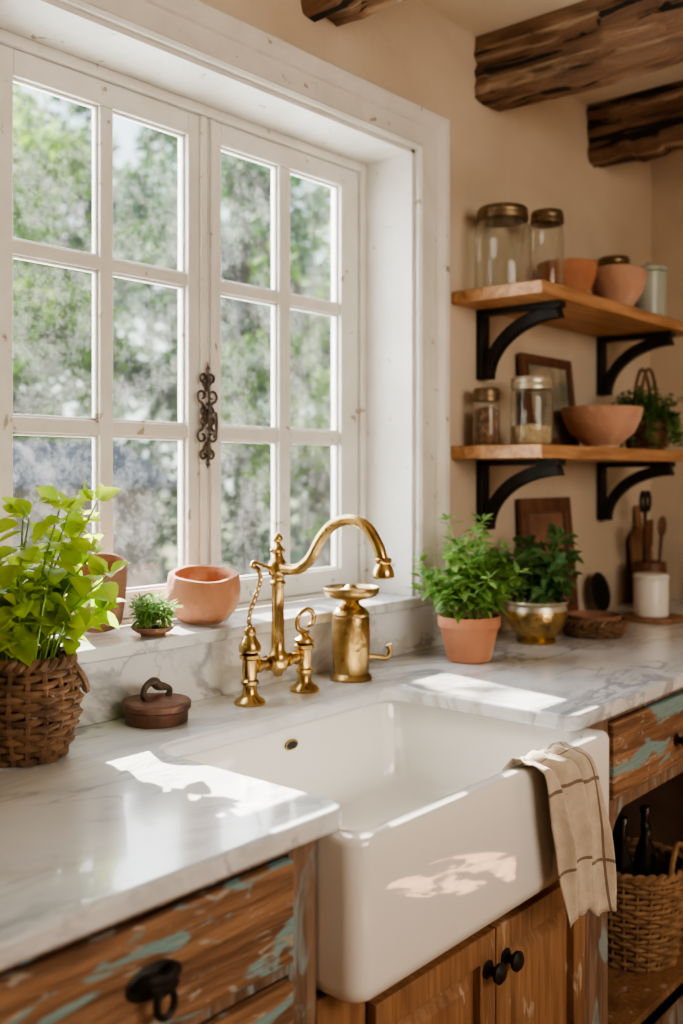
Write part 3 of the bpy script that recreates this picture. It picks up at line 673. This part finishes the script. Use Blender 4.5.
# right open cabinet
rc=thing('open_base_cabinet','weathered wooden cabinet with drawer above open shelf','cabinet')
x0,x1=1.975,2.87
carcass(rc,x0,x1,zc,.075)
v=MB(); v.box(x0,2.097,FC,FC+.03,0,zc); v.box(2.805,x1,FC,FC+.03,0,zc); v.box(2.097,2.805,FC,FC+.03,.866,zc); v.box(2.097,2.805,FC,FC+.03,.655,.688); v.box(2.097,2.805,FC,FC+.03,0,.075)
for s,xc in ((1,2.097),(-1,2.805)):
    P=[(xc,.655),(xc,.50)]+[(xc+s*.10*(1-math.cos(a)),.50+.155*math.sin(a)) for a in [pi/2*i/8 for i in range(1,9)]]
    if s<0: P=P[::-1]
    v.loops([[(x,FC+.002,z) for x,z in P],[(x,FC+.026,z) for x,z in P]])
v.make('face_frame',CABV,rc,bevel=.002)
MB().box(x0+.018,x1-.018,FC+.03,WY-.03,.635,.653).make('shelf_board',INNER,rc)
MB().box(x0+.018,x1-.018,FC+.03,WY-.03,.0755,.095).make('bottom_board',DOORW,rc)
drawer_part(rc,2.10,2.802,.691,.863,2.45,.757,'knob')
rb=thing('base_cabinet','weathered brown wooden drawer cabinet with flaking teal paint','cabinet')
carcass(rb,2.872,EX-.002,zc)
v=MB(); v.box(2.872,2.93,FC,FC+.02,0,zc); v.box(EX-.06,EX-.002,FC,FC+.02,0,zc)
for a,b in ((.0,.1),(.66,.69),(.866,zc)): v.box(2.93,EX-.06,FC,FC+.02,a,b)
v.make('face_frame',CABV,rb,bevel=.002)
drawer_part(rb,2.935,EX-.065,.693,.863,style='knob'); drawer_part(rb,2.935,EX-.065,.103,.657,style='knob')
wb=thing('wicker_basket','round brown wicker storage basket on cabinet floor','basket',loc=(2.635,1.19,.0955))
basket_mesh(.115,.14,.255,rings=19,stakes=24,tr=.0075,amp=.005).make('body',WICK,wb)
for s in (1,-1):
    v=MB(); v.tube(catmull([(-.05,s*.13,.25),(-.045,s*.135,.30),(0,s*.13,.33),(.045,s*.135,.30),(.05,s*.13,.25)],6),.008,7); v.make('handle',WICK,wb)
for i,(bx,by,hh) in enumerate(((2.575,1.19,.38),(2.65,1.24,.40),(2.635,1.15,.35),(2.70,1.18,.38))):
    v=MB(); r=.031
    v.lathe([(r*.9,0),(r,.005),(r,hh*.6),(r*.85,hh*.68),(r*.4,hh*.78),(r*.36,hh*.95),(r*.45,hh*.955),(r*.45,hh),(r*.3,hh)],n=24)
    v.make('wine_bottle',BOTTLE,loc=(bx,by,.106),label='dark glass bottle standing in wicker basket',category='bottle',group='bottles in the basket')

# ------------------------------------------------------------ towel
tw=MB(); colsN=64; uvs=[]
path=[(1.020,.82,0),(.983,.85,0),(.966,.880,0),(.953,.8905,0),(.938,.8905,0),(.919,.884,0),(.911,.86,0),(.908,.76,0),(.905,.67,0),(.902,.58,0)]
pp=catmull(path,7); rws=[]
for i,p in enumerate(pp):
    t=i/(len(pp)-1); row=[]
    for j in range(colsN+1):
        s=j/colsN
        u_=max(0,(t-.5)/.5)
        xl=1.590-.02*max(0,.5-t)*2+.060*u_; xr=1.765+.082*u_**.9
        sw=s+.045*math.sin(s*2*pi*2.3+.6)*(1-.3*u_)
        x=xl+(xr-xl)*sw
        amp=.007+.015*min(1,u_*1.6)
        wob=1.4*noise.noise(Vector((t*3.2,s*1.5,9)))
        f_=math.sin(s*2*pi*2.4+.9+wob*1.8)+.45*math.sin(s*2*pi*4.9+t*4+wob)+.9*noise.noise(Vector((s*4,t*5,5)))
        off=amp*(1.0+f_*.62)
        ontop=math.exp(-((t-.42)/.14)**2)
        y=p[0]-(off if t>.48 else off*.25)-.002*u_
        z=p[1]+ontop*max(0,f_)*.009+abs(noise.noise(Vector((s*6,t*10,0))))*.010*ontop+.0015
        z+=u_*(.022*math.sin(s*3.6+.4)-.006*s+.007*math.sin(s*15))
        x+=u_*(.012*math.sin(t*8+s*3))+.006*noise.noise(Vector((s*4,t*8,2)))
        row.append((x,y,z)); uvs.append((s,t*1.4))
    rws.append(row)
tw.grid(rws); tw.uv=uvs
tw.make('dish_towel',LINEN,solid=.0022,angle=80,label='beige linen dish towel with brown stripes over the sink edge',category='towel')

# ------------------------------------------------------------ garden
MB().box(-30,60,2.05,70,-.4,-.3).make('lawn',GRASS,label='sunlit garden lawn',category='lawn',kind='stuff')
def tree(x,y,h,r,n,leafm,label,trunk_r=.12,zc=None,squash=1.0,size=.2,base=-.3,lean=0):
    t=thing('tree',label,'tree',loc=(x,y,base+.002),group='garden trees')
    v=MB(); pts=catmull([(0,0,.03),(R(-.1,.1)+lean*.3,R(-.1,.1),h*.35),(R(-.2,.2)+lean,R(-.2,.2),h*.8)],6); v.tube(pts,[trunk_r*1.2,trunk_r,trunk_r*.4],10)
    for k in range(6):
        a=R(0,2*pi); z=h*R(.4,.65); v.tube(catmull([(lean*.4,0,z),(math.cos(a)*r*.4,math.sin(a)*r*.4,z+h*.12),(math.cos(a)*r*.8,math.sin(a)*r*.8,z+h*.2)],4),[trunk_r*.45,trunk_r*.12],6)
    v.make('trunk',BARK,t)
    lf=MB(); cl=[]
    for k in range(22):
        while True:
            q=Vector((R(-1,1),R(-1,1),R(-1,1)))
            if q.length<1: break
        cl.append((Vector((q.x*r,q.y*r,(zc or h*.62)+q.z*h*.38*squash)),R(.28,.45)*r))
    for i in range(n):
        c_,rad=random.choice(cl)
        d_=Vector((random.gauss(0,1),random.gauss(0,1),random.gauss(0,1))).normalized()*rad*R(.4,1)
        p=c_+d_; a=Vector((R(-1,1),R(-1,1),R(-1,1))).normalized(); b=a.orthogonal().normalized(); s=size*R(.6,1.2)
        b0=lf.n(); lf.v+=[p-a*s*.5,p+b*s*.3,p+a*s*.5,p-b*s*.3]; lf.face((b0,b0+1,b0+2,b0+3))
    lf.make('foliage',leafm,t,smooth=False)
tree(6.2,10.6,6.3,1.5,4600,TL1,'leafy light green garden tree',size=.25)
tree(9.7,10.0,6.6,1.45,4600,TL2,'leafy green garden tree',size=.25)
tree(7.3,6.5,5.2,1.0,1700,TL1,'slim garden tree with dark trunk',.13,lean=.3)
tree(12.9,10.3,6.8,1.45,4400,TL1,'leafy light green garden tree',size=.25)
tree(9.0,15.3,9.0,2.1,5000,TL2,'leafy green garden tree',size=.38)
tree(14.6,15.3,9.5,2.2,5000,TL2,'leafy green garden tree',size=.38)
tree(21.5,18.5,10,2.6,4400,TL1,'leafy light green garden tree',size=.42)
tree(11.5,21,10.5,2.4,4400,TL1,'leafy light green garden tree',size=.44)
tree(17.2,21.5,11.5,2.4,5000,TL2,'leafy green garden tree',size=.44)
# tree out of view, added so its crown dapples the sunlight on the window
tree(3.0,5.9,6.2,1.1,330,TL2,'tall leafy tree out of view, added to dapple the sunlight',.08,size=.2,zc=5.2,squash=.36)
hd=MB()
for i in range(8500):
    p=Vector((R(2,24),R(12.4,13.1),0)); p.z=-.1+R(0,2.1)+.3*abs(noise.noise(Vector((p.x,0,0))))
    a=Vector((R(-1,1),R(-1,1),R(-1,1))).normalized(); b=a.orthogonal().normalized(); s=R(.15,.32)
    b0=hd.n(); hd.v+=[p-a*s*.5,p+b*s*.35,p+a*s*.5,p-b*s*.35]; hd.face((b0,b0+1,b0+2,b0+3))
hd.make('hedge',TL2,smooth=False,label='green clipped hedge across the garden',category='hedge',kind='stuff')
sh=thing('garden_shed','small dark garden shed with slate roof','shed',loc=(4.75,7.4,-.298))
MB().box(-.7,.7,-.6,.6,0,1.65).make('wall_boards',SHEDW,sh)
v=MB(); v.loops([[(-.85,-.75,1.6),(-.85,.75,1.6),(-.85,.75,1.66),(-.85,0,2.0),(-.85,-.75,1.66)],[(.85,-.75,1.6),(.85,.75,1.6),(.85,.75,1.66),(.85,0,2.0),(.85,-.75,1.66)]]); v.make('roof',SLATE,sh,smooth=False)
v=MB(); v.box(-.35,.3,-.63,-.6,0,1.4); v.make('door',DARKW,sh)
gt=thing('garden_table','white stone round garden table','table',loc=(5.3,5.9,-.298))
MB().lathe([(.22,0),(.22,.06),(.09,.12),(.07,.4),(.1,.62),(.2,.68)],n=24).make('base',STONE,gt)
MB().lathe([(.48,.68),(.5,.7),(.5,.73),(.47,.75)],n=36).make('table_top',STONE,gt)

# ------------------------------------------------------------ light
sun=bpy.data.lights.new('sun','SUN'); sun.energy=40; sun.angle=math.radians(.5); sun.color=(1,.93,.80)
so=bpy.data.objects.new('sun',sun); bpy.context.scene.collection.objects.link(so)
so.rotation_euler=Vector((-.20,-1,-.70)).to_track_quat('-Z','Y').to_euler(); so.location=(2,8,8)
def area(name,loc,target,sx,sy,e,col):
    l=bpy.data.lights.new(name,'AREA'); l.shape='RECTANGLE'; l.size=sx; l.size_y=sy; l.energy=e; l.color=col
    o=bpy.data.objects.new(name,l); bpy.context.scene.collection.objects.link(o); o.location=loc
    o.rotation_euler=(Vector(target)-Vector(loc)).to_track_quat('-Z','Y').to_euler()
area('room_fill',(1.2,-1.9,2.1),(2.2,1.5,1.2),1.8,1.2,58,(1,.89,.75))  # added warm fill behind the camera, not a fitting in the room
area('daylight_window',(1.67,2.05,1.75),(1.67,0,1.2),1.2,1.2,46,(.94,.97,1.0))
sl=bpy.data.lights.new('apron_patch_spot','SPOT'); sl.energy=15000; sl.spot_size=math.radians(9.5); sl.spot_blend=.05; sl.color=(1,.93,.82); sl.shadow_soft_size=.005  # added spot: lights floor patches that reflect in the sink apron
sl.use_nodes=True; LN=sl.node_tree.nodes; LL=sl.node_tree.links
em=LN.get('Emission'); tcn=LN.new('ShaderNodeTexCoord'); nz=LN.new('ShaderNodeTexNoise'); nz.inputs['Scale'].default_value=20; nz.inputs['Detail'].default_value=4
LL.new(tcn.outputs['Normal'],nz.inputs['Vector']); mrn=LN.new('ShaderNodeMapRange'); mrn.inputs['From Min'].default_value=.50; mrn.inputs['From Max'].default_value=.515
LL.new(nz.outputs['Fac'],mrn.inputs['Value']); LL.new(mrn.outputs[0],em.inputs['Strength'])
so2=bpy.data.objects.new('apron_patch_spot',sl); bpy.context.scene.collection.objects.link(so2); so2.location=(2.3,-2.4,2.4)
so2.rotation_euler=(Vector((2.80,-.12,0))-Vector(so2.location)).to_track_quat('-Z','Y').to_euler()
wd=bpy.data.worlds.new('World'); bpy.context.scene.world=wd; wd.use_nodes=True
N=wd.node_tree.nodes; L=wd.node_tree.links
bg=N['Background']; bg.inputs['Strength'].default_value=3.0
tc=N.new('ShaderNodeTexCoord'); sp_=N.new('ShaderNodeSeparateXYZ'); L.new(tc.outputs['Generated'],sp_.inputs[0])
cr_=N.new('ShaderNodeValToRGB'); L.new(sp_.outputs['Z'],cr_.inputs[0])
cr_.color_ramp.elements[0].position=0; cr_.color_ramp.elements[0].color=(.84,.95,.88,1)
cr_.color_ramp.elements[1].position=.7; cr_.color_ramp.elements[1].color=(.42,.66,.95,1)
L.new(cr_.outputs[0],bg.inputs['Color'])
try:
    bpy.context.scene.view_settings.look='AgX - Medium High Contrast'
except Exception as ex: print('look',ex)

# ------------------------------------------------------------ camera
cam=bpy.data.cameras.new('camera'); co=bpy.data.objects.new('camera',cam); bpy.context.scene.collection.objects.link(co)
th=math.radians(40.5)
co.location=(0,0,CZ)
co.rotation_euler=Vector((math.cos(th),math.sin(th),0)).to_track_quat('-Z','Y').to_euler()
cam.sensor_fit='VERTICAL'; cam.sensor_height=36; cam.sensor_width=24; cam.lens=1000/1024*36
cam.shift_y=-37/1024
cam.dof.use_dof=True; cam.dof.focus_distance=1.95; cam.dof.aperture_fstop=2.2
cam.clip_start=.05
bpy.context.scene.camera=co
